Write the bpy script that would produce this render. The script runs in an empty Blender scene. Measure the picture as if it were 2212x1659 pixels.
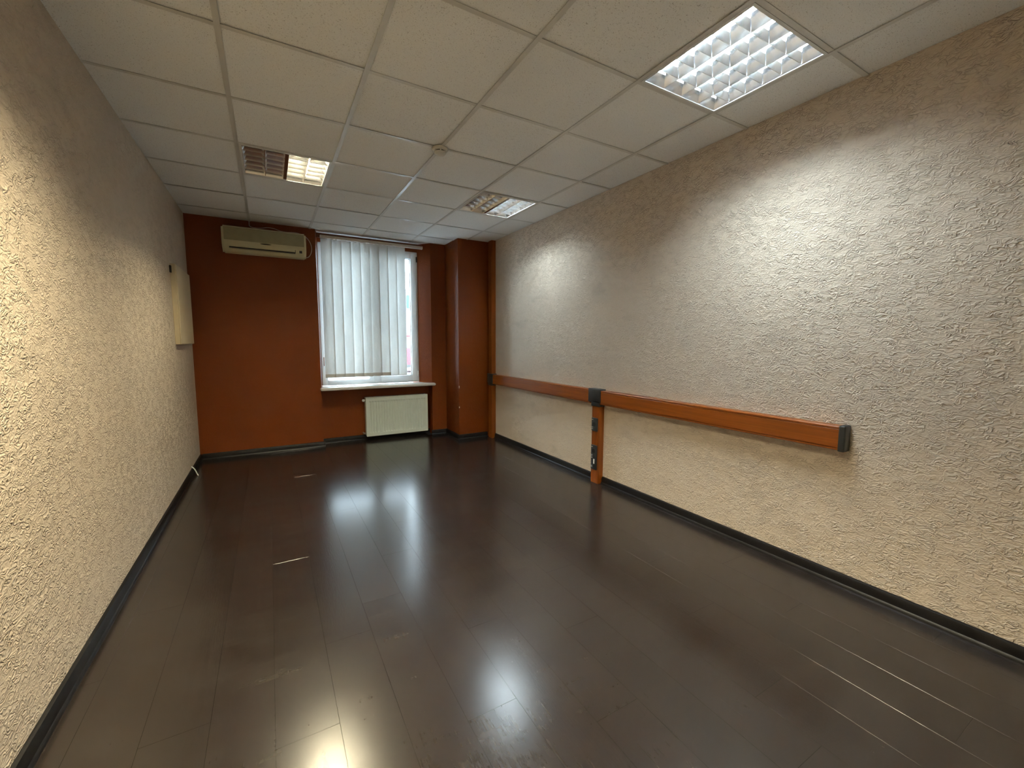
import bpy, bmesh, math, random
from mathutils import Matrix, Vector
random.seed(7)
S = bpy.context.scene
COL = S.collection

# ------------------------------------------------------------------ camera
def rot_cam(yaw, pitch, roll):
    return Matrix.Rotation(yaw, 3, 'Z') @ Matrix.Rotation(pitch, 3, 'X') @ Matrix.Rotation(roll, 3, 'Y')
cam = bpy.data.cameras.new('camera')
cam.sensor_width = 36.0
cam.lens = 909.627 / 2212 * 36.0
cam.clip_start = 0.02
cam_o = bpy.data.objects.new('camera', cam)
COL.objects.link(cam_o)
Rm = rot_cam(-0.52157, -0.09954, -0.00338) @ Matrix(((1, 0, 0), (0, 0, -1), (0, 1, 0)))
cam_o.matrix_world = Matrix.Translation((0.1268, -2.2523, 1.2932)) @ Rm.to_4x4()
S.camera = cam_o

# ------------------------------------------------------------------ world: overcast sky
W = bpy.data.worlds.new('overcast_sky')
S.world = W
W.use_nodes = True
bg = W.node_tree.nodes['Background']
bg.inputs[0].default_value = (0.76, 0.91, 1.04, 1)
bg.inputs[1].default_value = 8.5

S.view_settings.view_transform = 'Standard'
S.view_settings.look = 'None'
S.view_settings.gamma = 1.0
S.view_settings.use_curve_mapping = False
S.view_settings.exposure = 1.3
S.cycles.max_bounces = 6
S.cycles.diffuse_bounces = 4
S.cycles.glossy_bounces = 4
S.cycles.transparent_max_bounces = 12
S.cycles.caustics_reflective = True
S.cycles.caustics_refractive = False
S.cycles.blur_glossy = 0.3
S.cycles.use_light_tree = False

COOL = (0.80, 0.97, 1.06)
WARM = (1.0, 0.88, 0.58)
TUBE_COOL, TUBE_WARM, TUBE_FILL = 67.0, 150.0, 265.0  # last one is the out-of-view fixture, raised to fill the walls

# ------------------------------------------------------------------ dimensions (metres)
XL, XR = -0.58, 2.736
YB, YF = -2.75, 3.33
H = 2.60

# ------------------------------------------------------------------ materials
def mat(name):
    m = bpy.data.materials.new(name)
    m.use_nodes = True
    nt = m.node_tree
    return m, nt, nt.nodes['Principled BSDF']
def nd(nt, typ, **kw):
    n = nt.nodes.new(typ)
    for k, v in kw.items():
        setattr(n, k, v)
    return n
def setin(n, **kw):
    for k, v in kw.items():
        n.inputs[k.replace('_', ' ')].default_value = v
def ramp(nt, src, stops, interp='LINEAR'):
    r = nd(nt, 'ShaderNodeValToRGB')
    r.color_ramp.interpolation = interp
    el = r.color_ramp.elements
    while len(el) < len(stops):
        el.new(0.5)
    for e, (p, c) in zip(el, stops):
        e.position = p
        e.color = (*c, 1) if len(c) == 3 else c
    nt.links.new(src, r.inputs[0])
    return r.outputs[0]
def g(v):
    return (v, v, v)
def coords(nt, kind='Object', scale=(1, 1, 1), rot=(0, 0, 0)):
    if kind == 'Position':
        c = nd(nt, 'ShaderNodeNewGeometry').outputs['Position']
    else:
        c = nd(nt, 'ShaderNodeTexCoord').outputs[kind]
    mp = nd(nt, 'ShaderNodeMapping')
    mp.inputs['Scale'].default_value = scale
    mp.inputs['Rotation'].default_value = rot
    nt.links.new(c, mp.inputs['Vector'])
    return mp.outputs[0]
def noise(nt, vec, scale, detail=2.0, rough=0.5, dist=0.0):
    n = nd(nt, 'ShaderNodeTexNoise')
    setin(n, Scale=scale, Detail=detail, Roughness=rough, Distortion=dist)
    nt.links.new(vec, n.inputs['Vector'])
    return n.outputs['Fac']
def math_(nt, op, a, b=None):
    n = nd(nt, 'ShaderNodeMath', operation=op)
    for i, v in enumerate((a, b)):
        if v is None:
            continue
        if isinstance(v, (int, float)):
            n.inputs[i].default_value = v
        else:
            nt.links.new(v, n.inputs[i])
    return n.outputs[0]
def mixc(nt, fac, a, b):
    n = nd(nt, 'ShaderNodeMix', data_type='RGBA')
    for sock, v in ((n.inputs[0], fac), (n.inputs[6], a), (n.inputs[7], b)):
        if isinstance(v, (int, float)):
            sock.default_value = v
        elif isinstance(v, tuple):
            sock.default_value = (*v, 1)
        else:
            nt.links.new(v, sock)
    return n.outputs[2]
def bump(nt, b, height, dist, strength=1.0):
    n = nd(nt, 'ShaderNodeBump')
    n.inputs['Distance'].default_value = dist
    n.inputs['Strength'].default_value = strength
    nt.links.new(height, n.inputs['Height'])
    nt.links.new(n.outputs[0], b.inputs['Normal'])

def plain(name, col, rough=0.5, metal=0.0, spec=0.5, vary=0.05, scale=14):
    m, nt, b = mat(name)
    v = coords(nt)
    n = noise(nt, v, scale, 3)
    dark = tuple(c * (1 - vary) for c in col)
    lite = tuple(min(1, c * (1 + vary)) for c in col)
    nt.links.new(ramp(nt, n, [(0.3, dark), (0.7, lite)]), b.inputs['Base Color'])
    setin(b, Roughness=rough, Metallic=metal)
    b.inputs['Specular IOR Level'].default_value = spec
    return m

def wall_paint(name, col, dirt, relief, aniso, cell, rough=0.62, spec=0.25):
    """structured wallpaper: worm-like raised strokes under paint"""
    m, nt, b = mat(name)
    v = coords(nt, 'Object', aniso)
    n1 = noise(nt, v, cell, 1.0, 0.5, 1.3)
    ridge = math_(nt, 'SUBTRACT', 1.0, math_(nt, 'MULTIPLY', math_(nt, 'ABSOLUTE', math_(nt, 'SUBTRACT', n1, 0.5)), 7.0))
    ridge = math_(nt, 'MAXIMUM', ridge, 0.0)
    n2 = noise(nt, v, cell * 0.45, 1, 0.5, 0.0)
    hgt = math_(nt, 'ADD', math_(nt, 'MULTIPLY', ridge, ramp(nt, n2, [(0.35, g(0.25)), (0.6, g(1.0))])),
                math_(nt, 'MULTIPLY', noise(nt, v, cell * 3.2, 1), 0.35))
    bump(nt, b, hgt, relief)
    p = coords(nt, 'Object')
    blotch = noise(nt, p, 1.6, 2, 0.6)
    c1 = mixc(nt, ramp(nt, blotch, [(0.35, g(0)), (0.75, g(1))]), col, tuple(c * 0.93 for c in col))
    stain = noise(nt, coords(nt, 'Object', (1, 1, 2.2)), 2.3, 2, 0.62)
    c2 = mixc(nt, ramp(nt, stain, [(0.60, g(0)), (0.78, g(dirt))]), c1, tuple(c * 0.6 for c in col))
    nt.links.new(c2, b.inputs['Base Color'])
    setin(b, Roughness=rough)
    b.inputs['Specular IOR Level'].default_value = spec
    return m

M = {}
M['cream_wall'] = wall_paint('cream_structured_wallpaper', (0.67, 0.565, 0.455), 0.35, 0.0046, (1, 1, 1.6), 30)
M['rust_wall'] = wall_paint('terracotta_paint', (0.180, 0.037, 0.0030), 0.15, 0.0010, (1, 1, 1), 60, 0.42, 0.28)
M['slab'] = plain('raw_slab', (0.25, 0.24, 0.22), 0.9)

def tile_mat():
    m, nt, b = mat('mineral_fibre_tile')
    v = coords(nt, 'Position')
    sp = noise(nt, v, 210, 2, 0.6)
    sp2 = noise(nt, v, 90, 3, 0.7)
    speck = math_(nt, 'MULTIPLY', ramp(nt, sp, [(0.34, g(1)), (0.41, g(0))]), ramp(nt, sp2, [(0.42, g(1)), (0.52, g(0.25))]))
    rnd = nd(nt, 'ShaderNodeObjectInfo').outputs['Random']
    base = mixc(nt, rnd, (0.81, 0.81, 0.80), (0.835, 0.835, 0.825))
    nt.links.new(mixc(nt, math_(nt, 'MULTIPLY', speck, 0.75), base, (0.22, 0.19, 0.15)), b.inputs['Base Color'])
    bump(nt, b, sp2, 0.0015, 0.6)
    setin(b, Roughness=0.85)
    b.inputs['Specular IOR Level'].default_value = 0.2
    return m
M['tile'] = tile_mat()
M['tbar'] = plain('ceiling_grid_white', (0.62, 0.61, 0.58), 0.32, 0, 0.5, 0.04)

def floor_mat():
    m, nt, b = mat('dark_laminate')
    rnd = nd(nt, 'ShaderNodeObjectInfo').outputs['Random']
    v = coords(nt, 'Position', (38, 1.6, 1))
    off = nd(nt, 'ShaderNodeVectorMath', operation='ADD')
    comb = nd(nt, 'ShaderNodeCombineXYZ')
    nt.links.new(math_(nt, 'MULTIPLY', rnd, 40.0), comb.inputs[2])
    nt.links.new(v, off.inputs[0])
    nt.links.new(comb.outputs[0], off.inputs[1])
    gr = noise(nt, off.outputs[0], 2.0, 5, 0.65, 0.4)
    gcol = ramp(nt, gr, [(0.3, (0.0170, 0.0118, 0.0096)), (0.55, (0.0225, 0.0162, 0.0138)), (0.75, (0.029, 0.021, 0.018))])
    tint = mixc(nt, rnd, (0.9, 0.9, 0.9), (1.08, 1.06, 1.06))
    mul = nd(nt, 'ShaderNodeMix', data_type='RGBA', blend_type='MULTIPLY')
    mul.inputs[0].default_value = 1.0
    nt.links.new(gcol, mul.inputs[6])
    nt.links.new(tint, mul.inputs[7])
    # scuffs: pale wiped streaks and dust that lie across the planks
    s1 = noise(nt, coords(nt, 'Position', (2.2, 15.0, 1), (0, 0, 0.22)), 1.5, 3, 0.55)
    s2 = noise(nt, coords(nt, 'Position', (1, 1, 1)), 1.1, 2)
    scuff = math_(nt, 'MULTIPLY', ramp(nt, s1, [(0.55, g(0)), (0.85, g(1))]), ramp(nt, s2, [(0.42, g(0)), (0.75, g(1))]))
    dust = ramp(nt, noise(nt, coords(nt, 'Position', (1, 2.2, 1), (0, 0, 0.3)), 2.6, 5, 0.65), [(0.42, g(0)), (0.78, g(0.7))])
    c = mixc(nt, math_(nt, 'MULTIPLY', scuff, 0.17), mul.outputs[2], (0.22, 0.20, 0.185))
    c = mixc(nt, math_(nt, 'MULTIPLY', dust, 0.08), c, (0.2, 0.18, 0.165))
    nt.links.new(c, b.inputs['Base Color'])
    r = math_(nt, 'ADD', 0.21, math_(nt, 'ADD', math_(nt, 'MULTIPLY', scuff, 0.01), math_(nt, 'MULTIPLY', dust, 0.015)))
    nt.links.new(r, b.inputs['Roughness'])
    fine = noise(nt, coords(nt, 'Position', (60, 8, 1)), 2.5, 3)
    mott = noise(nt, coords(nt, 'Position'), 55, 2, 0.6)
    bump(nt, b, math_(nt, 'ADD', fine, math_(nt, 'MULTIPLY', mott, 0.9)), 0.00018, 0.6)
    b.inputs['Specular IOR Level'].default_value = 0.6
    return m
M['plank'] = floor_mat()
M['underlay'] = plain('dark_underlay', (0.012, 0.009, 0.008), 0.8)
M['skirting'] = plain('black_skirting', (0.008, 0.007, 0.007), 0.4, 0, 0.25, 0.2)

def wood(name, sc):
    m, nt, b = mat(name)
    v = coords(nt, 'Object', sc)
    n = noise(nt, v, 1.0, 5, 0.6, 0.5)
    nt.links.new(ramp(nt, n, [(0.25, (0.165, 0.038, 0.0025)), (0.5, (0.225, 0.055, 0.004)), (0.78, (0.29, 0.080, 0.009))]), b.inputs['Base Color'])
    setin(b, Roughness=0.36)
    b.inputs['Specular IOR Level'].default_value = 0.4
    return m
M['wood_y'] = wood('cherry_wood_foil_lengthwise', (70, 2.2, 70))
M['wood_z'] = wood('cherry_wood_foil_upright', (70, 70, 2.2))
M['black_plastic'] = plain('black_plastic', (0.018, 0.019, 0.020), 0.42, 0, 0.5, 0.15, 40)
M['socket_face'] = plain('socket_plastic', (0.030, 0.031, 0.033), 0.3, 0, 0.5, 0.1)
M['socket_hole'] = plain('socket_slot', (0.004, 0.004, 0.004), 0.6)
M['pvc'] = plain('white_pvc', (0.80, 0.82, 0.83), 0.28, 0, 0.5, 0.02)
M['gasket'] = plain('black_gasket', (0.02, 0.02, 0.022), 0.6)
M['sill'] = plain('white_sill', (0.82, 0.81, 0.79), 0.3, 0, 0.5, 0.02)
M['ac_body'] = plain('aged_cream_plastic', (0.62, 0.57, 0.36), 0.42, 0, 0.4, 0.04)
M['ac_panel'] = plain('greyed_cream_grille', (0.36, 0.33, 0.20), 0.5, 0, 0.4, 0.05)
M['dark'] = plain('dark_slot', (0.03, 0.026, 0.018), 0.6)
M['display'] = plain('display_window', (0.012, 0.012, 0.016), 0.15)
M['cable'] = plain('white_cable', (0.55, 0.47, 0.42), 0.5)
M['radiator'] = plain('radiator_enamel', (0.84, 0.93, 0.84), 0.32, 0, 0.5, 0.02)
M['chrome'] = plain('valve_metal', (0.6, 0.55, 0.5), 0.3, 0.9)
M['valve_head'] = plain('white_valve_head', (0.75, 0.72, 0.68), 0.4)
M['box_cream'] = plain('cream_painted_metal', (0.66, 0.56, 0.38), 0.45, 0, 0.4, 0.03)
M['detector'] = plain('detector_plastic', (0.62, 0.59, 0.53), 0.4)
M['chip'] = plain('bare_plaster', (0.75, 0.68, 0.6), 0.9)
M['frame_white'] = plain('white_lacquer', (0.72, 0.72, 0.70), 0.35)
M['unlit_tube'] = plain('unlit_phosphor_tube', (0.75, 0.76, 0.74), 0.2)
M['tube_cap'] = plain('tube_cap', (0.5, 0.5, 0.48), 0.3, 0.8)
M['batten'] = plain('terracotta_batten', (0.18, 0.055, 0.018), 0.5)
M['headrail'] = plain('headrail_enamel', (0.60, 0.55, 0.50), 0.4, 0, 0.5, 0.03)

def mirror():
    m, nt, b = mat('anodised_louvre')
    v = coords(nt)
    n = noise(nt, v, 30, 2)
    nt.links.new(ramp(nt, n, [(0.3, g(0.80)), (0.7, g(0.86))]), b.inputs['Base Color'])
    setin(b, Metallic=0.99, Roughness=0.2)
    return m
M['louvre'] = mirror()
def lit_tube(name, col, power):
    m, nt, b = mat(name)
    b.inputs['Base Color'].default_value = (0.8, 0.8, 0.8, 1)
    b.inputs['Emission Color'].default_value = (*col, 1)
    b.inputs['Emission Strength'].default_value = power
    return m
M['tube_cool'] = lit_tube('lit_cool_tube', COOL, TUBE_COOL)
M['tube_fill'] = lit_tube('lit_warm_fill_tube', WARM, TUBE_FILL)
M['tube_warm'] = lit_tube('lit_warm_tube', WARM, TUBE_WARM)

def fabric(name, col, trans):
    m = bpy.data.materials.new(name)
    m.use_nodes = True
    nt = m.node_tree
    nt.nodes.clear()
    out = nd(nt, 'ShaderNodeOutputMaterial')
    v = coords(nt, 'Object', (1, 1, 1), (0, 0.78, 0))
    w = nd(nt, 'ShaderNodeTexChecker')
    w.inputs['Scale'].default_value = 110
    nt.links.new(v, w.inputs['Vector'])
    cr = noise(nt, coords(nt, 'Position', (6, 1, 2)), 2.2, 5, 0.65, 0.8)
    base = mixc(nt, ramp(nt, cr, [(0.35, g(0)), (0.7, g(1))]), tuple(c * 0.93 for c in col), col)
    base = mixc(nt, math_(nt, 'MULTIPLY', w.outputs['Fac'], 0.12), base, tuple(c * 0.72 for c in col))
    d = nd(nt, 'ShaderNodeBsdfDiffuse')
    t = nd(nt, 'ShaderNodeBsdfTranslucent')
    nt.links.new(base, d.inputs[0])
    nt.links.new(base, t.inputs[0])
    bp = nd(nt, 'ShaderNodeBump')
    bp.inputs['Distance'].default_value = 0.0015
    nt.links.new(cr, bp.inputs['Height'])
    nt.links.new(bp.outputs[0], d.inputs['Normal'])
    mx = nd(nt, 'ShaderNodeMixShader')
    mx.inputs[0].default_value = trans
    nt.links.new(d.outputs[0], mx.inputs[1])
    nt.links.new(t.outputs[0], mx.inputs[2])
    nt.links.new(mx.outputs[0], out.inputs[0])
    return m
M['vane'] = fabric('white_blind_fabric', (0.84, 0.84, 0.82), 0.37)
M['vane_hem'] = fabric('blind_weight_pocket', (0.60, 0.55, 0.48), 0.30)

def glass():
    m = bpy.data.materials.new('window_glass')
    m.use_nodes = True
    nt = m.node_tree
    nt.nodes.clear()
    out = nd(nt, 'ShaderNodeOutputMaterial')
    tr = nd(nt, 'ShaderNodeBsdfTransparent')
    tr.inputs[0].default_value = (0.92, 0.95, 0.95, 1)
    gl = nd(nt, 'ShaderNodeBsdfGlossy')
    gl.inputs['Roughness'].default_value = 0.02
    lw = nd(nt, 'ShaderNodeFresnel')
    lw.inputs[0].default_value = 1.45
    mx = nd(nt, 'ShaderNodeMixShader')
    nt.links.new(lw.outputs[0], mx.inputs[0])
    nt.links.new(tr.outputs[0], mx.inputs[1])
    nt.links.new(gl.outputs[0], mx.inputs[2])
    nt.links.new(mx.outputs[0], out.inputs[0])
    return m
M['glass'] = glass()
M['street'] = plain('pale_slush_paving', (0.62, 0.63, 0.64), 0.8, 0, 0.3, 0.1, 2)
M['facade'] = plain('pale_plaster_facade', (0.24, 0.235, 0.215), 0.85, 0, 0.3, 0.05, 1)
M['facade_trim'] = plain('facade_cornice', (0.42, 0.41, 0.39), 0.8)
M['blue_sign'] = plain('blue_sign', (0.02, 0.09, 0.55), 0.4)
M['far_glass'] = plain('far_window_glass', (0.06, 0.08, 0.09), 0.1)
M['car_red'] = plain('red_car_paint', (0.22, 0.007, 0.014), 0.25, 0, 0.6, 0.02)
M['car_glass'] = plain('car_glass', (0.10, 0.13, 0.13), 0.08)
M['tyre'] = plain('tyre_rubber', (0.02, 0.02, 0.02), 0.8)
M['alloy'] = plain('wheel_alloy', (0.5, 0.5, 0.5), 0.35, 0.8)
M['lamp_clear'] = plain('headlamp_lens', (0.7, 0.72, 0.72), 0.1)
M['car_trim'] = plain('dark_car_trim', (0.03, 0.03, 0.03), 0.5)

# ------------------------------------------------------------------ geometry helpers
def add_box(bm, x0, x1, y0, y1, z0, z1, bev=0.0, seg=1):
    vs = [bm.verts.new((x, y, z)) for z in (z0, z1) for y in (y0, y1) for x in (x0, x1)]
    fs = [(0, 2, 3, 1), (4, 5, 7, 6), (0, 1, 5, 4), (2, 6, 7, 3), (0, 4, 6, 2), (1, 3, 7, 5)]
    faces = [bm.faces.new([vs[i] for i in f]) for f in fs]
    if bev > 0:
        es = list({e for f in faces for e in f.edges})
        bmesh.ops.bevel(bm, geom=es, offset=bev, segments=seg, profile=0.5, affect='EDGES')
def add_prism(bm, pts, axis, a, b):
    """polygon pts extruded along axis from a to b. x: pts=(y,z); y: pts=(x,z); z: pts=(x,y)"""
    def mk(p, t):
        return {'x': (t, p[0], p[1]), 'y': (p[0], t, p[1]), 'z': (p[0], p[1], t)}[axis]
    A = [bm.verts.new(mk(p, a)) for p in pts]
    B = [bm.verts.new(mk(p, b)) for p in pts]
    n = len(pts)
    bm.faces.new(A)
    bm.faces.new(B[::-1])
    for i in range(n):
        bm.faces.new((A[i], B[i], B[(i + 1) % n], A[(i + 1) % n]))
def add_cyl(bm, p0, p1, r0, r1=None, seg=16, cap=True):
    r1 = r0 if r1 is None else r1
    p0, p1 = Vector(p0), Vector(p1)
    d = (p1 - p0).normalized()
    u = d.orthogonal().normalized()
    w = d.cross(u)
    ring = lambda p, r: [bm.verts.new(p + (u * math.cos(t) + w * math.sin(t)) * r) for t in [2 * math.pi * i / seg for i in range(seg)]]
    A, B = ring(p0, r0), ring(p1, r1)
    for i in range(seg):
        bm.faces.new((A[i], A[(i + 1) % seg], B[(i + 1) % seg], B[i]))
    if cap:
        bm.faces.new(A[::-1])
        bm.faces.new(B)
def add_lathe(bm, prof, seg=32):
    """prof: (r, z) list, closed at ends with r=0"""
    rings = []
    for r, z in prof:
        if r < 1e-6:
            rings.append([bm.verts.new((0, 0, z))])
        else:
            rings.append([bm.verts.new((r * math.cos(2 * math.pi * i / seg), r * math.sin(2 * math.pi * i / seg), z)) for i in range(seg)])
    for A, B in zip(rings, rings[1:]):
        for i in range(seg):
            j = (i + 1) % seg
            if len(A) == 1 and len(B) > 1:
                bm.faces.new((A[0], B[i], B[j]))
            elif len(B) == 1 and len(A) > 1:
                bm.faces.new((A[i], A[j], B[0]))
            elif len(A) > 1:
                bm.faces.new((A[i], A[j], B[j], B[i]))
def add_tube(bm, pts, r, seg=8):
    pts = [Vector(p) for p in pts]
    prev, rings, u = None, [], None
    for i, p in enumerate(pts):
        d = (pts[min(i + 1, len(pts) - 1)] - pts[max(i - 1, 0)]).normalized()
        u = d.orthogonal().normalized() if u is None else (u - d * u.dot(d)).normalized()
        w = d.cross(u)
        rings.append([bm.verts.new(p + (u * math.cos(2 * math.pi * k / seg) + w * math.sin(2 * math.pi * k / seg)) * r) for k in range(seg)])
    for A, B in zip(rings, rings[1:]):
        for k in range(seg):
            bm.faces.new((A[k], A[(k + 1) % seg], B[(k + 1) % seg], B[k]))
    bm.faces.new(rings[0][::-1])
    bm.faces.new(rings[-1])
def smooth_path(pts, n=6):
    out = []
    P = [Vector(p) for p in pts]
    P = [P[0]] + P + [P[-1]]
    for i in range(1, len(P) - 2):
        for k in range(n):
            t = k / n
            a, b, c, d = P[i - 1], P[i], P[i + 1], P[i + 2]
            out.append(0.5 * ((2 * b) + (c - a) * t + (2 * a - 5 * b + 4 * c - d) * t * t + (3 * b - a - 3 * c + d) * t ** 3))
    out.append(P[-2])
    return out
def mesh(name, bm, m, smooth=None):
    bmesh.ops.recalc_face_normals(bm, faces=bm.faces[:])
    me = bpy.data.meshes.new(name)
    bm.to_mesh(me)
    bm.free()
    if isinstance(m, str):
        m = M[m]
    me.materials.append(m)
    if smooth:
        me.shade_smooth()
        try:
            me.set_sharp_from_angle(angle=math.radians(smooth))
        except Exception:
            pass
    return me
def put(name, me, parent=None, loc=(0, 0, 0), rz=0.0):
    o = bpy.data.objects.new(name, me)
    COL.objects.link(o)
    o.parent = parent
    o.location = loc
    o.rotation_euler = (0, 0, rz)
    return o
def obj(name, bm, m, parent=None, loc=(0, 0, 0), smooth=None):
    return put(name, mesh(name, bm, m, smooth), parent, loc)
def boxobj(name, b, m, parent=None, bev=0.0, seg=1, smooth=None):
    bm = bmesh.new()
    add_box(bm, *b, bev, seg)
    return obj(name, bm, m, parent, smooth=smooth or (40 if bev else None))
def tag(o, label, cat=None, group=None, kind=None):
    o['label'] = label
    if cat:
        o['category'] = cat
    if group:
        o['group'] = group
    if kind:
        o['kind'] = kind
    return o
def thing(name, loc, label, cat, group=None, rz=0.0):
    o = bpy.data.objects.new(name, None)
    COL.objects.link(o)
    o.empty_display_size = 0.05
    o.location = loc
    o.rotation_euler = (0, 0, rz)
    return tag(o, label, cat, group)
def struct(name, bm, m, label, cat, smooth=None):
    return tag(obj(name, bm, m, smooth=smooth), label, cat, kind='structure')

# ================================================================== SETTING
# ---- floor: slab + laminate planks
bm = bmesh.new()
add_box(bm, XL - 0.12, XR + 0.12, YB - 0.12, YF + 0.25, -0.12, -0.009)
FLOOR = struct('floor', bm, 'underlay', 'dark brown glossy laminate floor with scuff marks', 'floor')
PW, PL = 0.191, 1.285
plank_cache = {}
def plank(w, l):
    k = (round(w, 4), round(l, 4))
    if k not in plank_cache:
        bm = bmesh.new()
        gp = 0.0002
        add_box(bm, -w / 2 + gp, w / 2 - gp, -l / 2 + gp, l / 2 - gp, -0.009, 0.0)
        top = [e for e in bm.edges if all(v.co.z > -0.001 for v in e.verts)]
        bmesh.ops.bevel(bm, geom=top, offset=0.00028, segments=1, affect='EDGES')
        plank_cache[k] = mesh('plank', bm, 'plank')
    return plank_cache[k]
x = 0.085 - 4 * PW
i = 0
offs = [0.0, 0.43, 0.86, 0.21, 0.64, 1.07]
while x < XR:
    x0, x1 = max(x, XL), min(x + PW, XR)
    far = YF if not (0.655 < (x0 + x1) / 2 < 2.06) else 3.48
    if x1 - x0 > 0.01:
        y = YB - PL + offs[i % 6]
        while y < far:
            y0, y1 = max(y, YB), min(y + PL, far)
            if y1 - y0 > 0.01:
                put('plank', plank(x1 - x0, y1 - y0), FLOOR, ((x0 + x1) / 2, (y0 + y1) / 2, 0))
            y += PL
    x += PW
    i += 1

# ---- walls
bm = bmesh.new()
add_box(bm, XL - 0.12, XL, YB - 0.12, YF + 0.47, 0, 2.78)
struct('wall_left', bm, 'cream_wall', 'cream structured wallpaper wall on the left', 'wall')
bm = bmesh.new()
add_box(bm, XR, XR + 0.12, YB - 0.12, YF + 0.47, 0, 2.78)
struct('wall_right', bm, 'cream_wall', 'cream structured wallpaper wall carrying the wooden trunking', 'wall')
bm = bmesh.new()
add_box(bm, XL, XR, YB - 0.12, YB, 0, 2.78)
struct('wall_back', bm, 'cream_wall', 'cream wall behind the viewer', 'wall')
bm = bmesh.new()
NL, NR, NB = 0.655, 2.06, 3.48          # window niche
WL, WR, WY = 0.690, 1.930, 3.50         # window opening at the frame
WZ0, WZ1 = 0.735, 2.50
YO = 3.80
add_prism(bm, [(XL, YF), (NL, YF), (NL, NB + 0.01), (NL, YO), (XL, YO)], 'z', 0, 0.70)
add_prism(bm, [(XL, YF), (NL, YF), (WL, WY), (WL, YO), (XL, YO)], 'z', 0.70, 2.78)
add_prism(bm, [(NR, YF), (XR, YF), (XR, YO), (NR, YO)], 'z', 0, 0.70)
add_prism(bm, [(NR, YF), (XR, YF), (XR, YO), (WR, YO), (WR, WY)], 'z', 0.70, 2.78)
add_box(bm, NL - 0.02, NR + 0.02, NB, YO, 0, 0.70)
add_box(bm, WL - 0.02, WR + 0.02, WY + 0.005, YO, WZ1, 2.78)
struct('wall_far', bm, 'rust_wall', 'dark terracotta painted end wall around the window niche', 'wall')
bm = bmesh.new()
add_box(bm, 2.268, XR, 2.875, YF + 0.02, 0, 2.70, 0.006, 2)
PIL = struct('wall_pillar', bm, 'rust_wall', 'terracotta painted pillar projecting beside the window niche', 'pillar', 40)
for z, s in ((0.707, 0.011), (0.431, 0.014), (0.69, 0.006), (0.02, 0.016)):
    bm = bmesh.new()
    pts = [(2.266 + 0.006 * random.uniform(0.2, 1), 0), ]
    n = 7
    add_prism(bm, [(2.2675 + 0.0055 * math.cos(t) * random.uniform(.7, 1.1) + 0.004, z + s * math.sin(t) * random.uniform(.7, 1.1))
                   for t in [2 * math.pi * k / n for k in range(n)]], 'y', 2.8725, 2.8775)
    o = obj('paint_chip', bm, 'chip', PIL)
    o['label'] = 'small chip of bare plaster on the pillar edge'

# ---- ceiling: slab, grid, tiles
bm = bmesh.new()
add_box(bm, XL - 0.12, XR + 0.12, YB - 0.12, YO, 2.78, 2.86)
CEIL = struct('ceiling', bm, 'slab', 'suspended ceiling of speckled white tiles in a metal grid', 'ceiling')
GX = [XL] + [0.6 * k for k in range(0, 5)] + [XR]
GY = [YB] + [0.6 * k for k in range(-4, 6)] + [WY]
LIGHT_CELLS = {(1.8, -1.2), (0.0, 1.2), (1.8, 1.2), (0.0, -1.2)}
TB = 0.012
tile_cache = {}
def tile(w, l):
    k = (round(w, 3), round(l, 3))
    if k not in tile_cache:
        bm = bmesh.new()
        add_box(bm, -w / 2, w / 2, -l / 2, l / 2, 0, 0.015)
        tile_cache[k] = mesh('ceiling_tile', bm, 'tile')
    return tile_cache[k]
for a, b in zip(GX, GX[1:]):
    for c, d in zip(GY, GY[1:]):
        if (round(a, 2), round(c, 2)) in LIGHT_CELLS:
            continue
        if a >= 2.3 and c >= 2.9:
            continue
        x0 = a + (0.004 if a > XL else 0.0)
        x1 = b - (0.004 if b < XR else 0.0)
        y0, y1 = c + 0.004, d - 0.004
        if c == YB: y0 = YB
        if d == WY:
            y1 = WY
            if b < 0.65 or a > 2.3: y1 = YF
        t = put('ceiling_tile', tile(x1 - x0, y1 - y0), CEIL, ((x0 + x1) / 2, (y0 + y1) / 2, H + 0.0040 + random.uniform(0.0, 0.0030)))
        t.rotation_euler = (random.uniform(-1, 1) * 0.003, random.uniform(-1, 1) * 0.003, random.uniform(-1, 1) * 0.002)
for gx in GX[1:-1]:
    far = WY if 0.65 < gx < 2.0 else YF
    bm = bmesh.new()
    add_box(bm, gx - TB, gx + TB, YB, far, H, H + 0.0015)
    add_box(bm, gx - 0.001, gx + 0.001, YB, far, H + 0.0015, H + 0.035)
    obj('grid_runner', bm, 'tbar', CEIL)
tee_cache = {}
for a, b in zip(GX, GX[1:]):
    for gy in GY[1:-1]:
        x0 = a + TB if a > XL else a
        x1 = b - TB if b < XR else b
        k = round(x1 - x0, 3)
        if k not in tee_cache:
            bm = bmesh.new()
            add_box(bm, -k / 2, k / 2, -TB, TB, 0, 0.0012)
            add_box(bm, -k / 2, k / 2, -0.001, 0.001, 0.0012, 0.03)
            tee_cache[k] = mesh('cross_tee', bm, 'tbar')
        put('cross_tee', tee_cache[k], CEIL, ((x0 + x1) / 2, gy, H + 0.0007 + random.uniform(0, 0.0006)))

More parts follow.
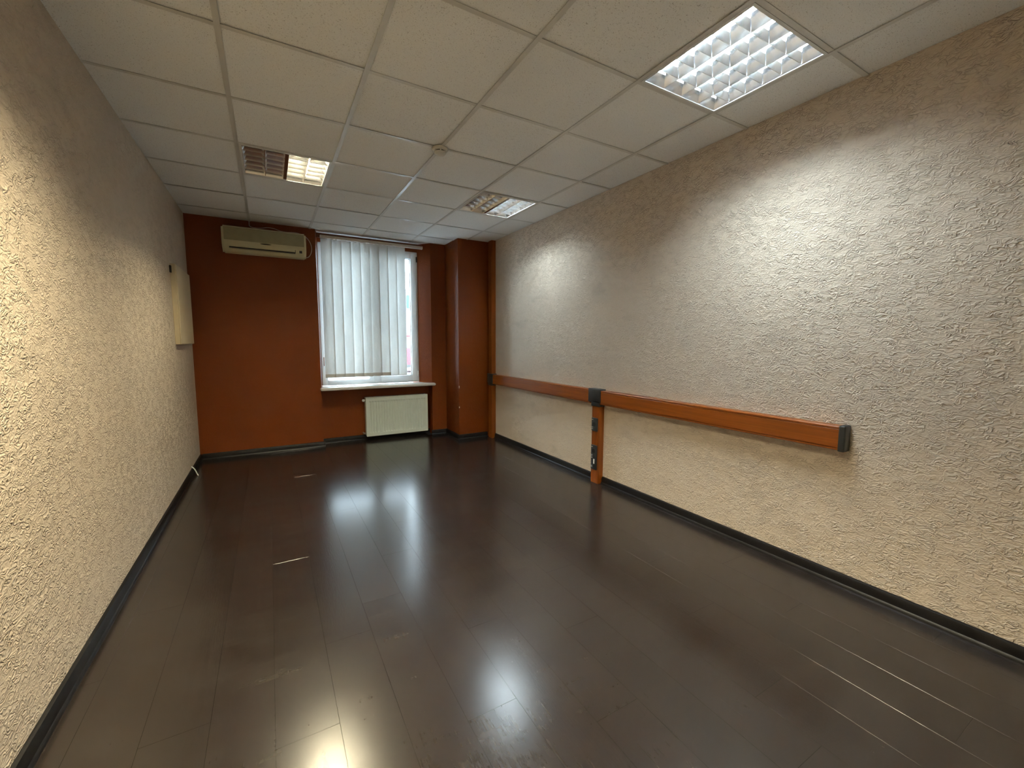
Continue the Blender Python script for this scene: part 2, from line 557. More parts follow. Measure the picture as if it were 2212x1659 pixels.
# ---- skirting boards (rounded top profile)
SK = [(0, 0), (0.026, 0), (0.024, 0.010), (0.018, 0.016), (0.017, 0.048), (0.012, 0.060), (0.004, 0.064), (0, 0.064)]
def skirting(name, axis, wall, sign, a, b, label):
    bm = bmesh.new()
    add_prism(bm, [(wall + sign * d, z) for d, z in SK], axis, a, b)
    return struct(name, bm, 'skirting', label, 'baseboard', 35)
skirting('baseboard_left', 'y', XL, 1, YB, YF, 'black skirting board along the left wall')
skirting('baseboard_right', 'y', XR, -1, YB, 0.602, 'black skirting board along the right wall, near stretch before the upright post')
skirting('baseboard_right', 'y', XR, -1, 0.704, 2.722, 'black skirting board along the right wall, far stretch between the posts')
skirting('baseboard_far', 'x', YF, -1, XL + 0.02, NL + 0.018, 'black skirting board under the air conditioner wall')
skirting('baseboard_niche', 'x', NB, -1, NL, NR, 'black skirting board inside the window niche behind the radiator')
skirting('baseboard_far', 'x', YF, -1, NR - 0.018, 2.268, 'short black skirting board between niche and pillar')
skirting('baseboard_pillar', 'y', 2.268, -1, 2.855, YF, 'black skirting board on the pillar side facing the window')
skirting('baseboard_pillar', 'x', 2.875, -1, 2.248, 2.68, 'black skirting board across the pillar front')
bm = bmesh.new()
add_box(bm, NL, NL + 0.018, YF - 0.018, NB, 0, 0.062, 0.003)
struct('baseboard_niche', bm, 'skirting', 'short black skirting return on the left cheek of the niche', 'baseboard')

# ---- window
WIN = thing('window_1', ((WL + WR) / 2, WY, WZ0), 'white plastic window with one opening sash behind vertical blinds', 'window')
WIN['kind'] = 'structure'
wx0, wx1, wh = WL - (WL + WR) / 2, WR - (WL + WR) / 2, WZ1 - WZ0
def wbox(name, b, m, parent=WIN, bev=0.004, seg=2):
    return boxobj(name, b, m, parent, bev, seg)
FW = 0.062
FR = obj('window_frame', (lambda bm: (add_box(bm, wx0, wx0 + FW, 0, 0.07, 0, wh, 0.004, 2), add_box(bm, wx1 - FW, wx1, 0, 0.07, 0, wh, 0.004, 2),
     add_box(bm, wx0 + FW, wx1 - FW, 0, 0.07, 0, FW, 0.004, 2), add_box(bm, wx0 + FW, wx1 - FW, 0, 0.07, wh - FW, wh, 0.004, 2), bm)[-1])(bmesh.new()), 'pvc', WIN, smooth=40)
mx = 1.304 - (WL + WR) / 2
wbox('mullion', (mx - 0.036, mx + 0.036, 0.0, 0.07, FW, wh - FW), 'pvc')
SX0, SX1, SZ0, SZ1 = mx + 0.018, wx1 - 0.022, 0.022, wh - 0.022
sw = 0.078
bm = bmesh.new()
for b_ in ((SX0, SX0 + sw, SZ0, SZ1), (SX1 - sw, SX1, SZ0, SZ1), (SX0 + sw, SX1 - sw, SZ0, SZ0 + sw), (SX0 + sw, SX1 - sw, SZ1 - sw, SZ1)):
    add_box(bm, b_[0], b_[1], -0.022, 0.05, b_[2], b_[3], 0.005, 2)
SASH = obj('sash', bm, 'pvc', WIN, smooth=40)
def ring(name, x0, x1, z0, z1, y, w, m, parent):
    bm = bmesh.new()
    add_box(bm, x0, x0 + w, y, y + 0.006, z0, z1)
    add_box(bm, x1 - w, x1, y, y + 0.006, z0, z1)
    add_box(bm, x0 + w, x1 - w, y, y + 0.006, z0, z0 + w)
    add_box(bm, x0 + w, x1 - w, y, y + 0.006, z1 - w, z1)
    return obj(name, bm, m, parent)
ring('gasket', SX0 + sw - 0.001, SX1 - sw + 0.001, SZ0 + sw - 0.001, SZ1 - sw + 0.001, 0.006, 0.006, 'gasket', SASH)
boxobj('pane', (SX0 + sw - 0.004, SX1 - sw + 0.004, 0.018, 0.022, SZ0 + sw - 0.004, SZ1 - sw + 0.004), 'glass', SASH)
boxobj('pane', (wx0 + FW - 0.004, mx - 0.032, 0.030, 0.034, FW - 0.004, wh - FW + 0.004), 'glass', WIN)
ring('gasket', wx0 + FW - 0.001, mx - 0.035, FW - 0.001, wh - FW + 0.001, 0.022, 0.005, 'gasket', WIN)
for hz in (wh - 0.10, 0.12):
    bm = bmesh.new()
    add_cyl(bm, (SX1 + 0.006, -0.020, hz - 0.035), (SX1 + 0.006, -0.020, hz + 0.035), 0.008, seg=12)
    add_cyl(bm, (SX1 + 0.006, -0.020, hz - 0.005), (SX1 + 0.006, -0.020, hz + 0.005), 0.0095, seg=12)
    obj('hinge', bm, 'black_plastic' if hz > 1 else 'pvc', WIN, smooth=40)
hx = mx + 0.045
bm = bmesh.new()
add_box(bm, hx - 0.013, hx + 0.013, -0.034, -0.022, wh / 2 - 0.035, wh / 2 + 0.035, 0.003, 2)
add_cyl(bm, (hx, -0.034, wh / 2), (hx, -0.060, wh / 2), 0.008, seg=12)
add_box(bm, hx - 0.010, hx + 0.010, -0.070, -0.056, wh / 2 - 0.115, wh / 2 + 0.012, 0.004, 2)
obj('window_handle', bm, 'pvc', SASH, smooth=40)
bm = bmesh.new()
add_box(bm, wx0 + 0.020, wx0 + 0.028, -0.006, 0.0, 0.25, 0.36, 0.001)
obj('frame_clip', bm, 'batten', WIN)
# sill with rounded nose and horns
bm = bmesh.new()
oX, oY, oZ = (WL + WR) / 2, WY, WZ0
add_prism(bm, [(NL - 0.015 - oX, 3.325 - oY), (NL - 0.008 - oX, 3.255 - oY), (2.088 - oX, 3.255 - oY), (2.09 - oX, 3.325 - oY), (NR - 0.002 - oX, 3.332 - oY),
               (WR + 0.001 - oX, 3.505 - oY), (WL - 0.001 - oX, 3.505 - oY), (NL + 0.002 - oX, 3.332 - oY)], 'z', 0.694 - oZ, 0.729 - oZ)
es = [e for e in bm.edges if all(v.co.y < 3.33 - oY for v in e.verts)]
bmesh.ops.bevel(bm, geom=es, offset=0.008, segments=3, affect='EDGES')
obj('window_sill', bm, 'sill', WIN, smooth=40)

# ================================================================== OUTSIDE
bm = bmesh.new()
add_box(bm, -40, 60, YO + 0.02, 60, -0.1, 0.06)
struct('street', bm, 'street', 'pale wet paving of the street outside the window', 'street')
BL = thing('building', (8.0, 23.0, 0.06), 'low pale plaster building across the street seen through the window gap', 'building')
bm = bmesh.new()
add_box(bm, -22, 26, 0, 8, 0, 4.15)
obj('facade', bm, 'facade', BL)
bm = bmesh.new()
add_box(bm, -22.2, 26.2, -0.2, 8.2, 4.15, 4.33)
obj('cornice', bm, 'facade_trim', BL)
for k in range(-5, 8):
    if k == 0: continue
    xx = k * 3.2 - 1.0
    o = boxobj('window', (xx - 0.75, xx + 0.75, -0.06, 0.02, 1.0, 2.7), 'pvc', BL, 0.01)
    boxobj('pane', (xx - 0.66, xx - 0.03, -0.07, -0.05, 1.08, 2.62), 'far_glass', o)
    boxobj('pane', (xx + 0.03, xx + 0.66, -0.07, -0.05, 1.08, 2.62), 'far_glass', o)
SG = boxobj('sign_board', (7.30 - 8.0, 9.2 - 8.0, -0.34, -0.20, 3.20, 3.95), 'blue_sign', BL, 0.01)
SG['label'] = 'plain blue sign board'
for xx in (7.7, 8.9):
    boxobj('sign_bracket', (xx - 8.03, xx - 7.97, -0.21, 0.0, 3.5, 3.6), 'facade_trim', SG)

CAR = thing('car', (5.35, 14.9, 0.06), 'red hatchback car parked on the street outside the window', 'car')
side = [(-1.95, 0.30), (-1.98, 0.62), (-1.86, 0.92), (-1.2, 0.98), (1.05, 0.98), (1.75, 0.86), (1.97, 0.66), (1.99, 0.32), (1.7, 0.22), (-1.75, 0.22)]
bm = bmesh.new()
add_prism(bm, side, 'y', -0.84, 0.84)
bmesh.ops.bevel(bm, geom=bm.edges[:], offset=0.06, segments=2, affect='EDGES')
obj('car_body', bm, 'car_red', CAR, smooth=40)
bm = bmesh.new()
lo = [(-1.72, 0.95), (1.0, 0.95)]
for (zz, xa, xb, yy) in ((0.0, 0, 0, 0),):
    b0 = [(-1.75, -0.80, 0.95), (1.02, -0.80, 0.95), (1.02, 0.80, 0.95), (-1.75, 0.80, 0.95)]
    b1 = [(-1.35, -0.62, 1.44), (0.30, -0.62, 1.47), (0.30, 0.62, 1.47), (-1.35, 0.62, 1.44)]
    A = [bm.verts.new(p) for p in b0]
    B = [bm.verts.new(p) for p in b1]
    bm.faces.new(A); bm.faces.new(B)
    for k in range(4):
        bm.faces.new((A[k], A[(k + 1) % 4], B[(k + 1) % 4], B[k]))
bmesh.ops.bevel(bm, geom=bm.edges[:], offset=0.03, segments=2, affect='EDGES')
obj('cabin_glass', bm, 'car_glass', CAR, smooth=40)
boxobj('roof', (-1.40, 0.32, -0.63, 0.63, 1.43, 1.49), 'car_red', CAR, 0.025, 2)
for yy in (-1, 1):
    for (xa, xb) in (((-1.78, 0.95), (-1.36, 1.45)), ((-0.25, 0.95), (-0.28, 1.45)), ((1.03, 0.95), (0.31, 1.46))):
        bm = bmesh.new()
        add_tube(bm, [(xa[0], yy * 0.80, xa[1]), (xb[0], yy * 0.625, xb[1])], 0.035, 6)
        obj('pillar', bm, 'car_red', CAR)
    boxobj('sill_trim', (-1.3, 1.2, yy * 0.84 - 0.02, yy * 0.84 + 0.02, 0.22, 0.34), 'car_trim', CAR, 0.01)
    for xx in (-1.22, 1.22):
        bm = bmesh.new()
        add_cyl(bm, (xx, yy * 0.66, 0.30), (xx, yy * 0.865, 0.30), 0.30, seg=24)
        w_ = obj('wheel', bm, 'tyre', CAR, smooth=40)
        bm = bmesh.new()
        add_cyl(bm, (xx, yy * 0.86, 0.30), (xx, yy * 0.885, 0.30), 0.19, 0.15, seg=16)
        obj('rim', bm, 'alloy', w_, smooth=40)
    boxobj('headlamp', (1.80, 1.96, yy * 0.62 - 0.16, yy * 0.62 + 0.16, 0.60, 0.74), 'lamp_clear', CAR, 0.02, 2)
    boxobj('wing_mirror', (0.55, 0.72, yy * 0.93 - 0.09, yy * 0.93 + 0.09, 0.98, 1.10), 'car_red', CAR, 0.02, 2)
    boxobj('door_handle', (-0.20, -0.04, yy * 0.845 - 0.015, yy * 0.845 + 0.015, 0.80, 0.83), 'car_trim', CAR, 0.004)

# ================================================================== CEILING LIGHTS
def louvre_light(cx, cy, lit, label, group='recessed louvre ceiling lights'):
    t = thing('ceiling_light', (cx, cy, H), label, 'ceiling light', group)
    o, w = 0.2875, 0.2735          # outer / inner half size
    bm = bmesh.new()
    for (a, b, c, d) in ((-o, o, -o, -w), (-o, o, w, o), (-o, -w, -w, w), (w, o, -w, w)):
        add_box(bm, a, b, c, d, -0.001, 0.012)
    obj('frame', bm, 'frame_white', t)
    bm = bmesh.new()
    add_box(bm, -w - 0.002, -w, -w, w, 0.008, 0.085)
    add_box(bm, w, w + 0.002, -w, w, 0.008, 0.085)
    add_box(bm, -w, w, -w - 0.002, -w, 0.008, 0.085)
    add_box(bm, -w, w, w, w + 0.002, 0.008, 0.085)
    add_box(bm, -w, w, -w, w, 0.085, 0.088)
    obj('housing', bm, 'frame_white', t)
    cw = 2 * w / 4
    para = [(0.0, 0.0), (0.0035, 0.012), (0.0085, 0.024), (0.0150, 0.036), (0.0225, 0.046), (0.0315, 0.055)]
    for k in range(5):
        x = -w + k * cw
        e = 0.012 if (k == 2 and None in lit) else 0.002
        lft = [(-e - q, 0.003 + z) for q, z in para]
        rgt = [(e + q, 0.003 + z) for q, z in para]
        if k == 2:
            rgt.append((rgt[-1][0], 0.084)); lft.append((lft[-1][0], 0.084))
        if k == 0:
            lft = [(0.0, 0.003), (0.0, 0.058)]
        if k == 4:
            rgt = [(0.0, 0.003), (0.0, 0.058)]
        bm = bmesh.new()
        add_prism(bm, [(x + px, pz) for px, pz in rgt + lft[::-1]], 'y', -w, w)
        obj('reflector', bm, 'louvre', t, smooth=35)
    for sgn in (-1, 1):
        bm = bmesh.new()
        add_prism(bm, [(sgn * w, 0.002)] + [(sgn * (w - 0.002 - q * 0.8), 0.002 + z * 0.8) for q, z in para] + [(sgn * w, 0.002 + 0.044)], 'x', -w + 0.001, w - 0.001)
        obj('end_reflector', bm, 'louvre', t, smooth=35)
    bm = bmesh.new()
    hb, ht = cw / 2 - 0.004, cw / 2 - 0.026
    for (za, zb, ha, hb_, ta, tb) in ((0.005, 0.046, hb, ht, 0.0012, 0.010),):
        A = [bm.verts.new(p) for p in ((-ha, -ta, za), (ha, -ta, za), (ha, ta, za), (-ha, ta, za))]
        B = [bm.verts.new(p) for p in ((-hb_, -tb, zb), (hb_, -tb, zb), (hb_, tb, zb), (-hb_, tb, zb))]
        bm.faces.new(A); bm.faces.new(B)
        for k in range(4):
            bm.faces.new((A[k], A[(k + 1) % 4], B[(k + 1) % 4], B[k]))
    blade = mesh('louvre_blade', bm, 'louvre')
    for c in range(4):
        x = -w + (c + 0.5) * cw
        xo = (0.005 if c == 2 else (-0.005 if c == 1 else 0)) if None in lit else 0.0
        for r in range(1, 6):
            put('louvre_blade', blade, t, (x + xo, -w + r * 2 * w / 6, 0))
        bm = bmesh.new()
        add_cyl(bm, (x + xo, -w + 0.012, 0.066), (x + xo, w - 0.012, 0.066), 0.013, seg=8, cap=False)
        tb_ = obj('tube', bm, {None: 'unlit_tube', 'cool': 'tube_cool', 'warm': 'tube_warm', 'new': 'tube_fill'}[lit[c]], t, smooth=40)
        tb_['label'] = 'unlit fluorescent tube' if lit[c] is None else 'glowing fluorescent tube'
        bm = bmesh.new()
        add_cyl(bm, (x + xo, -w + 0.001, 0.066), (x + xo, -w + 0.012, 0.066), 0.0135, seg=12)
        obj('tube_holder', bm, 'tube_cap', tb_)
        bm = bmesh.new()
        add_cyl(bm, (x + xo, w - 0.012, 0.066), (x + xo, w - 0.001, 0.066), 0.0135, seg=12)
        obj('tube_holder', bm, 'tube_cap', tb_)
    return t
louvre_light(2.1, -0.9, ['cool'] * 4, 'large fully lit cool white louvre light nearest the viewer by the right wall')
louvre_light(0.3, 1.5, [None, None, 'warm', 'warm'], 'half lit warm yellow louvre light near the air conditioner')
louvre_light(2.1, 1.5, [None, None, 'cool', 'cool'], 'half lit cool white louvre light near the pillar')
louvre_light(0.3, -0.9, ['new'] * 4, 'fully lit warm louvre light above the viewer near the left wall')  # out of view; same warm tubes, strength raised as wall fill

# smoke detector
SD = thing('smoke_detector', (1.195, 0.60, H), 'small round white smoke detector on the ceiling grid', 'smoke detector')
bm = bmesh.new()
add_lathe(bm, [(0, 0.0), (0.052, 0.0), (0.054, -0.004), (0.052, -0.012), (0.046, -0.016), (0, -0.016)])
obj('base', bm, 'detector', SD, smooth=40)
bm = bmesh.new()
add_lathe(bm, [(0, -0.016), (0.030, -0.016), (0.030, -0.026), (0, -0.026)])
obj('chamber', bm, 'dark', SD, smooth=40)
bm = bmesh.new()
add_lathe(bm, [(0, -0.026), (0.040, -0.026), (0.040, -0.032), (0.032, -0.040), (0.012, -0.044), (0, -0.044)])
obj('cap', bm, 'detector', SD, smooth=40)
for k in range(6):
    a = k * math.pi / 3 + 0.3
    bm = bmesh.new()
    add_cyl(bm, (0.036 * math.cos(a), 0.036 * math.sin(a), -0.016), (0.036 * math.cos(a), 0.036 * math.sin(a), -0.027), 0.005, seg=8)
    obj('post', bm, 'detector', SD)

# ================================================================== AIR CONDITIONER
AC = thing('air_conditioner', (0.145, YF, 2.237), 'aged cream split air conditioner high on the terracotta wall', 'air conditioner')
hw = 0.398
bm = bmesh.new()
prof = [(0, 0.0), (-0.060, 0.0), (-0.105, 0.006), (-0.145, 0.028), (-0.172, 0.062), (-0.182, 0.100), (-0.182, 0.225), (-0.172, 0.250), (-0.150, 0.262), (0, 0.266)]
add_prism(bm, prof, 'x', -hw, hw)
ends = [e for e in bm.edges if abs(e.verts[0].co.x - e.verts[1].co.x) < 1e-5 and min(e.verts[0].co.y, e.verts[1].co.y) < -0.01]
bmesh.ops.bevel(bm, geom=ends, offset=0.016, segments=3, affect='EDGES')
obj('casing', bm, 'ac_body', AC, smooth=50)
bm = bmesh.new()
add_prism(bm, [(-0.180, 0.110), (-0.1855, 0.112), (-0.1855, 0.236), (-0.180, 0.242)], 'x', -hw + 0.022, hw - 0.022)
FP = obj('front_grille', bm, 'ac_panel', AC)
for k in range(1, 9):
    z = 0.112 + k * 0.0138
    boxobj('grille_rib', (-hw + 0.024, hw - 0.024, -0.1872, -0.185, z - 0.0022, z + 0.0022), 'ac_panel', FP, 0.0006)
bm = bmesh.new()
add_prism(bm, [(0.075 * math.cos(t) * 0.72, 0.100 + 0.0085 * math.sin(t)) for t in [2 * math.pi * k / 24 for k in range(24)]], 'y', -0.1865, -0.176)
bd = obj('badge', bm, 'ac_panel', AC, smooth=40)
bm = bmesh.new()
add_prism(bm, [(0.066 * math.cos(t) * 0.72, 0.0975 + 0.005 * math.sin(t)) for t in [2 * math.pi * k / 24 for k in range(24)]], 'y', -0.1885, -0.186)
obj('badge_inset', bm, 'dark', bd, smooth=40)
bm = bmesh.new()
add_prism(bm, [(-0.1600, 0.038), (-0.1672, 0.0475), (-0.1700, 0.0440), (-0.1630, 0.034)], 'x', -0.335, 0.285)
obj('air_slot', bm, 'dark', AC)
bm = bmesh.new()
add_prism(bm, [(-0.120, 0.009), (-0.1560, 0.030), (-0.1585, 0.0265), (-0.1225, 0.005)], 'x', -0.335, 0.285)
obj('air_vane', bm, 'ac_body', AC)
bm = bmesh.new()
add_prism(bm, [(-0.1680, 0.0420), (-0.1755, 0.0700), (-0.1785, 0.0690), (-0.1715, 0.0405)], 'x', 0.283, 0.288)
obj('slot_end', bm, 'dark', AC)
bm = bmesh.new()
add_prism(bm, [(-0.1670, 0.0430), (-0.1745, 0.0680), (-0.1785, 0.0665), (-0.1715, 0.0415)], 'x', 0.325, 0.354)
obj('display', bm, 'display', AC)
bm = bmesh.new()
pts = [(-0.146, -0.012, 0.365), (-0.147, -0.012, 0.335), (-0.140, -0.03, 0.305), (-0.10, -0.06, 0.288), (-0.03, -0.08, 0.289), (0.03, -0.09, 0.300), (0.09, -0.09, 0.296), (0.15, -0.09, 0.279),
       (0.22, -0.085, 0.276), (0.29, -0.075, 0.284), (0.345, -0.06, 0.280), (0.395, -0.05, 0.262), (0.44, -0.045, 0.215), (0.463, -0.04, 0.15), (0.458, -0.035, 0.085), (0.43, -0.03, 0.035), (0.395, -0.03, 0.022), (0.380, -0.03, 0.022)]
add_tube(bm, smooth_path(pts, 6), 0.0034, 8)
obj('power_cable', bm, 'cable', AC, smooth=60)

# ================================================================== VERTICAL BLIND
VB = thing('vertical_blind', (1.33, 3.355, 2.50), 'white vertical fabric blind drawn across most of the window', 'blind')
boxobj('batten', (0.662 - 1.33, 1.965 - 1.33, 0.024, 0.060, 0.028, 0.082), 'batten', VB, 0.003)
bm = bmesh.new()
add_box(bm, 0.708 - 1.33, 1.952 - 1.33, -0.020, 0.022, 0.018, 0.052, 0.005, 2)
HR = obj('headrail', bm, 'headrail', VB, smooth=40)
boxobj('end_cap', (1.952 - 1.33, 1.958 - 1.33, -0.021, 0.023, 0.017, 0.053), 'pvc', HR, 0.002)
NV, P0, VW = 9, 0.712, 0.1225
for k in range(NV):
    xc = P0 + VW / 2 + k * (1.7225 - P0 - VW) / (NV - 1) - 1.33
    zt, zb = 0.0145, 0.846 - 2.50 + (0.005 if k >= 7 else 0) + random.uniform(-0.002, 0.002)
    yaw = math.radians(-11 + random.uniform(-2.5, 2.5))
    tw = math.radians(random.uniform(-3, 3))
    bw = random.uniform(-0.004, 0.004)
    def vane_mesh(z0, z1, nz, thick, m, name):
        bm = bmesh.new()
        nx = 6
        grid = {}
        for s_, yo in ((0, -thick / 2), (1, thick / 2)):
            for iz in range(nz + 1):
                z = z0 + (z1 - z0) * iz / nz
                f = (zt - z) / (zt - zb)
                for ix in range(nx + 1):
                    u = (ix / nx - 0.5) * VW
                    bowl = 0.003 * (1 - (2 * u / VW) ** 2) + 0.0008 * math.sin(f * 7 + k * 1.7) * (u / VW + 0.3)
                    a = yaw + tw * f
                    y = bowl + yo
                    px = u * math.cos(a) - y * math.sin(a) + bw * f
                    py = u * math.sin(a) + y * math.cos(a)
                    grid[s_, iz, ix] = bm.verts.new((px, py, z))
        for s_ in (0, 1):
            for iz in range(nz):
                for ix in range(nx):
                    bm.faces.new((grid[s_, iz, ix], grid[s_, iz, ix + 1], grid[s_, iz + 1, ix + 1], grid[s_, iz + 1, ix]))
        for iz in range(nz):
            for ix in (0, nx):
                bm.faces.new((grid[0, iz, ix], grid[0, iz + 1, ix], grid[1, iz + 1, ix], grid[1, iz, ix]))
        for ix in range(nx):
            for iz in (0, nz):
                bm.faces.new((grid[0, iz, ix], grid[0, iz, ix + 1], grid[1, iz, ix + 1], grid[1, iz, ix]))
        return mesh(name, bm, m, 60)
    vn = put('vane', vane_mesh(zb + 0.044, zt, 16, 0.0006, 'vane', 'vane'), VB, (xc, 0.0, 0))
    put('weight_pocket', vane_mesh(zb, zb + 0.0445, 2, 0.0030, 'vane_hem' if k < 7 else 'vane', 'weight_pocket'), vn, (0, 0, 0))
    bm = bmesh.new()
    add_box(bm, -0.012, 0.012, -0.002, 0.002, 0.004, 0.0185, 0.001)
    obj('hanger_clip', bm, 'pvc', vn)

# ================================================================== RADIATOR
RX0, RX1, RZ0, RZ1, RY = 1.180, 2.002, 0.058, 0.569, 3.372
RD = thing('radiator', ((RX0 + RX1) / 2, 3.42, RZ0), 'pale ribbed panel radiator under the window sill', 'radiator')
rw, rh = (RX1 - RX0) / 2, RZ1 - RZ0
bm = bmesh.new()
# front panel: rim + fluted field
fy = RY - 3.42
n = 22
mg, mgt = 0.030, 0.052
pw = (2 * rw - 2 * mg) / n
prof = [(-rw, fy), (-rw + mg, fy)]
for k in range(n):
    a = -rw + mg + k * pw
    prof += [(a + 0.16 * pw, fy + 0.0), (a + 0.30 * pw, fy + 0.009), (a + 0.70 * pw, fy + 0.009), (a + 0.84 * pw, fy + 0.0)]
prof += [(rw - mg, fy), (rw, fy)]
rows = [(0.0, 0), (mgt * 0.8, 0), (mgt * 0.8 + 0.010, 1), (rh - mgt - 0.010, 1), (rh - mgt, 0), (rh, 0)]
vv = [[bm.verts.new((px, fy + (py - fy) * on, z)) for px, py in prof] for z, on in rows]
for A, B in zip(vv, vv[1:]):
    for i in range(len(prof) - 1):
        bm.faces.new((A[i], A[i + 1], B[i + 1], B[i]))
obj('front_panel', bm, 'radiator', RD)
bm = bmesh.new()
for (a, b, c, d) in ((-rw - 0.003, -rw + 0.004, 0, rh), (rw - 0.004, rw + 0.003, 0, rh)):
    add_box(bm, a, b, fy - 0.002, fy + 0.012, c, d, 0.0015)
add_box(bm, -rw, rw, fy - 0.002, fy + 0.012, -0.003, 0.006, 0.0015)
add_box(bm, -rw, rw, fy - 0.002, fy + 0.012, rh - 0.006, rh + 0.003, 0.0015)
obj('panel_rim', bm, 'radiator', RD)
boxobj('back_panel', (-rw, rw, 0.035, 0.045, 0.0, rh), 'radiator', RD, 0.003)
for s_ in (-1, 1):
    boxobj('side_cover', (s_ * rw - 0.002, s_ * rw + 0.002, fy + 0.010, 0.040, 0.006, rh - 0.006), 'radiator', RD, 0.0008)
bm = bmesh.new()
add_box(bm, -rw, rw, fy + 0.010, fy + 0.016, rh - 0.008, rh)
for k in range(30):
    a = -rw + 0.01 + k * (2 * rw - 0.02) / 30
    add_box(bm, a, a + 0.012, fy + 0.016, 0.038, rh - 0.006, rh)
obj('top_grille', bm, 'radiator', RD)
bm = bmesh.new()
add_cyl(bm, (-rw + 0.002, 0.0, 0.475), (-rw - 0.028, 0.0, 0.475), 0.011, seg=12)
add_cyl(bm, (-rw - 0.018, 0.0, 0.475), (-rw - 0.018, 0.058, 0.475), 0.009, seg=12)
vl = obj('supply_valve', bm, 'chrome', RD, smooth=40)
bm = bmesh.new()
add_cyl(bm, (-rw - 0.024, -0.004, 0.475), (-rw - 0.030, -0.036, 0.475), 0.013, 0.017, seg=16)
obj('valve_head', bm, 'valve_head', vl, smooth=40)
bm = bmesh.new()
add_cyl(bm, (-rw + 0.002, 0.0, 0.035), (-rw - 0.034, 0.0, 0.035), 0.010, seg=12)
add_cyl(bm, (-rw - 0.026, -0.014, 0.035), (-rw - 0.026, 0.058, 0.035), 0.009, seg=12)
obj('return_valve', bm, 'chrome', RD, smooth=40)
for xx in (-rw + 0.12, rw - 0.12):
    boxobj('wall_bracket', (xx - 0.015, xx + 0.015, 0.044, 0.0595, 0.05, rh - 0.05), 'radiator', RD)

# ================================================================== WOODEN CABLE TRUNKING
TK = thing('cable_trunking', (XR, 0.655, 0.0), 'cherry wood cable trunking with black joints along the right wall', 'trunking')
TD, ZA, ZB = 0.062, 0.735, 0.862
Y0 = 0.655
def rail(a, b):
    bm = bmesh.new()
    add_box(bm, -TD + 0.006, -0.001, a + 0.0005, b - 0.0005, ZA + 0.010, ZB - 0.012)
    add_prism(bm, [(-0.001, ZB), (-TD + 0.006, ZB), (-TD, ZB - 0.005), (-TD, ZB - 0.013), (-TD + 0.006, ZB - 0.013), (-0.001, ZB - 0.013)], 'y', a, b)
    add_prism(bm, [(-0.001, ZA), (-TD + 0.004, ZA), (-TD, ZA + 0.004), (-TD, ZA + 0.011), (-0.001, ZA + 0.011)], 'y', a, b)
    r = obj('rail', bm, 'wood_y', TK)
    bm = bmesh.new()
    add_box(bm, -TD, -TD + 0.010, a, b, ZA + 0.0145, ZB - 0.0168, 0.001)
    obj('rail_cover', bm, 'wood_y', r)
rail(-1.232 - Y0, 0.600 - Y0)
rail(0.735 - Y0, 2.700 - Y0)
def post(a, b, z1):
    bm = bmesh.new()
    add_box(bm, -TD + 0.0045, -0.001, a, b, 0.0, z1)
    add_box(bm, -TD, -TD + 0.004, a, a + 0.010, 0.0, z1, 0.0015)
    add_box(bm, -TD, -TD + 0.004, b - 0.010, b, 0.0, z1, 0.0015)
    p = obj('post', bm, 'wood_z', TK)
    bm = bmesh.new()
    add_box(bm, -TD, -TD + 0.006, a + 0.012, b - 0.012, 0.0, z1, 0.001)
    obj('post_cover', bm, 'wood_z', p)
    return p
post(0.606 - Y0, 0.700 - Y0, 0.73)
post(2.724 - Y0, 2.818 - Y0, H - 0.002)
def joint(a, b, c, d):
    bm = bmesh.new()
    add_box(bm, -TD - 0.008, -0.0005, a, b, ZA + 0.012, ZB + 0.010, 0.006, 3)
    add_box(bm, -TD - 0.008, -0.0005, c, d, ZA - 0.022, ZA + 0.03, 0.006, 3)
    obj('joint_cover', bm, 'black_plastic', TK, smooth=40)
joint(0.588 - Y0, 0.752 - Y0, 0.598 - Y0, 0.708 - Y0)
joint(2.694 - Y0, 2.842 - Y0, 2.716 - Y0, 2.828 - Y0)
bm = bmesh.new()
add_box(bm, -TD - 0.004, -0.0005, -1.262 - Y0, -1.230 - Y0, ZA - 0.006, ZB + 0.006, 0.008, 3)
obj('end_cap', bm, 'black_plastic', TK, smooth=40)
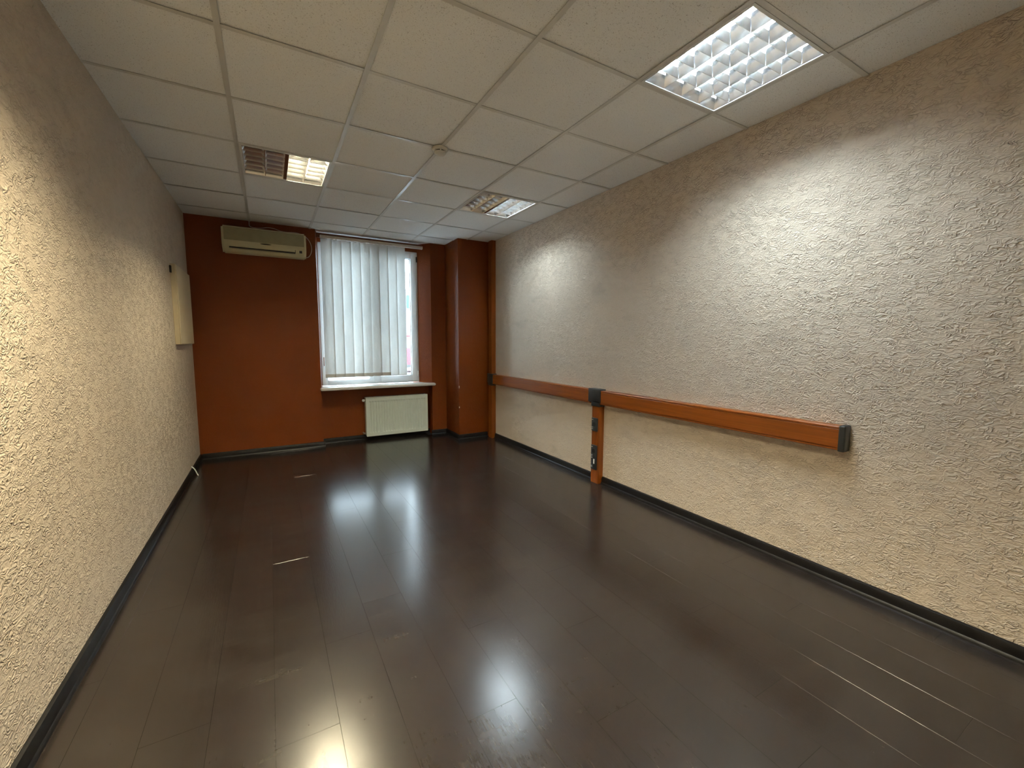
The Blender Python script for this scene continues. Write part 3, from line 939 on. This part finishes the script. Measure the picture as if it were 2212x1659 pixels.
def sockets(z0, z1, slots):
    bm = bmesh.new()
    add_box(bm, -TD - 0.012, -TD + 0.002, 0.616 - Y0, 0.692 - Y0, z0, z1, 0.005, 2)
    s_ = obj('socket_block', bm, 'socket_face', TK, smooth=40)
    for kind, za in slots:
        if kind == 'round':
            bm = bmesh.new()
            ring_ = [(0.655 - Y0 + 0.021 * math.cos(t), za + 0.021 * math.sin(t)) for t in [2 * math.pi * k / 20 for k in range(20)]]
            add_prism(bm, ring_, 'x', -TD - 0.0128, -TD - 0.0115)
            obj('socket_well', bm, 'socket_hole', s_, smooth=40)
        elif kind == 'rib':
            boxobj('rib', (-TD - 0.0145, -TD - 0.011, 0.668 - Y0, 0.690 - Y0, za - 0.003, za + 0.003), 'tube_cap', s_, 0.0008)
        else:
            boxobj('data_label', (-TD - 0.0135, -TD - 0.0115, 0.640 - Y0, 0.654 - Y0, za - 0.022, za + 0.022), 'pvc', s_, 0.0005)
sockets(0.486, 0.608, [('round', 0.548), ('rib', 0.590), ('rib', 0.505), ('rib', 0.520)])
sockets(0.128, 0.356, [('round', 0.300), ('rib', 0.338), ('rib', 0.262), ('rib', 0.250), ('rib', 0.236), ('tag', 0.205), ('rib', 0.160), ('rib', 0.150)])

# ================================================================== LEFT WALL
BX = thing('wall_box', (XL, 2.755, 1.262), 'shallow cream painted box on the left wall by the terracotta corner', 'wall box')
boxobj('casing', (0.0, 0.036, -0.355, 0.355, 0.0, 0.690), 'box_cream', BX, 0.002)
dr = boxobj('door', (0.037, 0.044, -0.352, 0.352, 0.004, 0.686), 'box_cream', BX, 0.002)
boxobj('latch', (0.0435, 0.050, -0.340, -0.315, 0.33, 0.37), 'box_cream', dr, 0.002)
boxobj('bracket', (0.0, 0.012, -0.385, -0.356, 0.612, 0.672), 'dark', BX, 0.002)
CS = thing('cable_stub', (-0.560, 2.715, 0.064), 'short white cable stub poking out at the left skirting board', 'cable')
bm = bmesh.new()
add_tube(bm, smooth_path([(-0.018, 0.01, 0.02), (-0.004, 0.0, 0.010), (0.012, -0.012, -0.012), (0.026, -0.026, -0.044), (0.034, -0.034, -0.058)], 5), 0.005, 8)
obj('sheath', bm, 'pvc', CS, smooth=60)
bm = bmesh.new()
add_tube(bm, [(0.034, -0.034, -0.058), (0.037, -0.037, -0.0635)], 0.0028, 8)
obj('conductor', bm, 'chrome', CS)
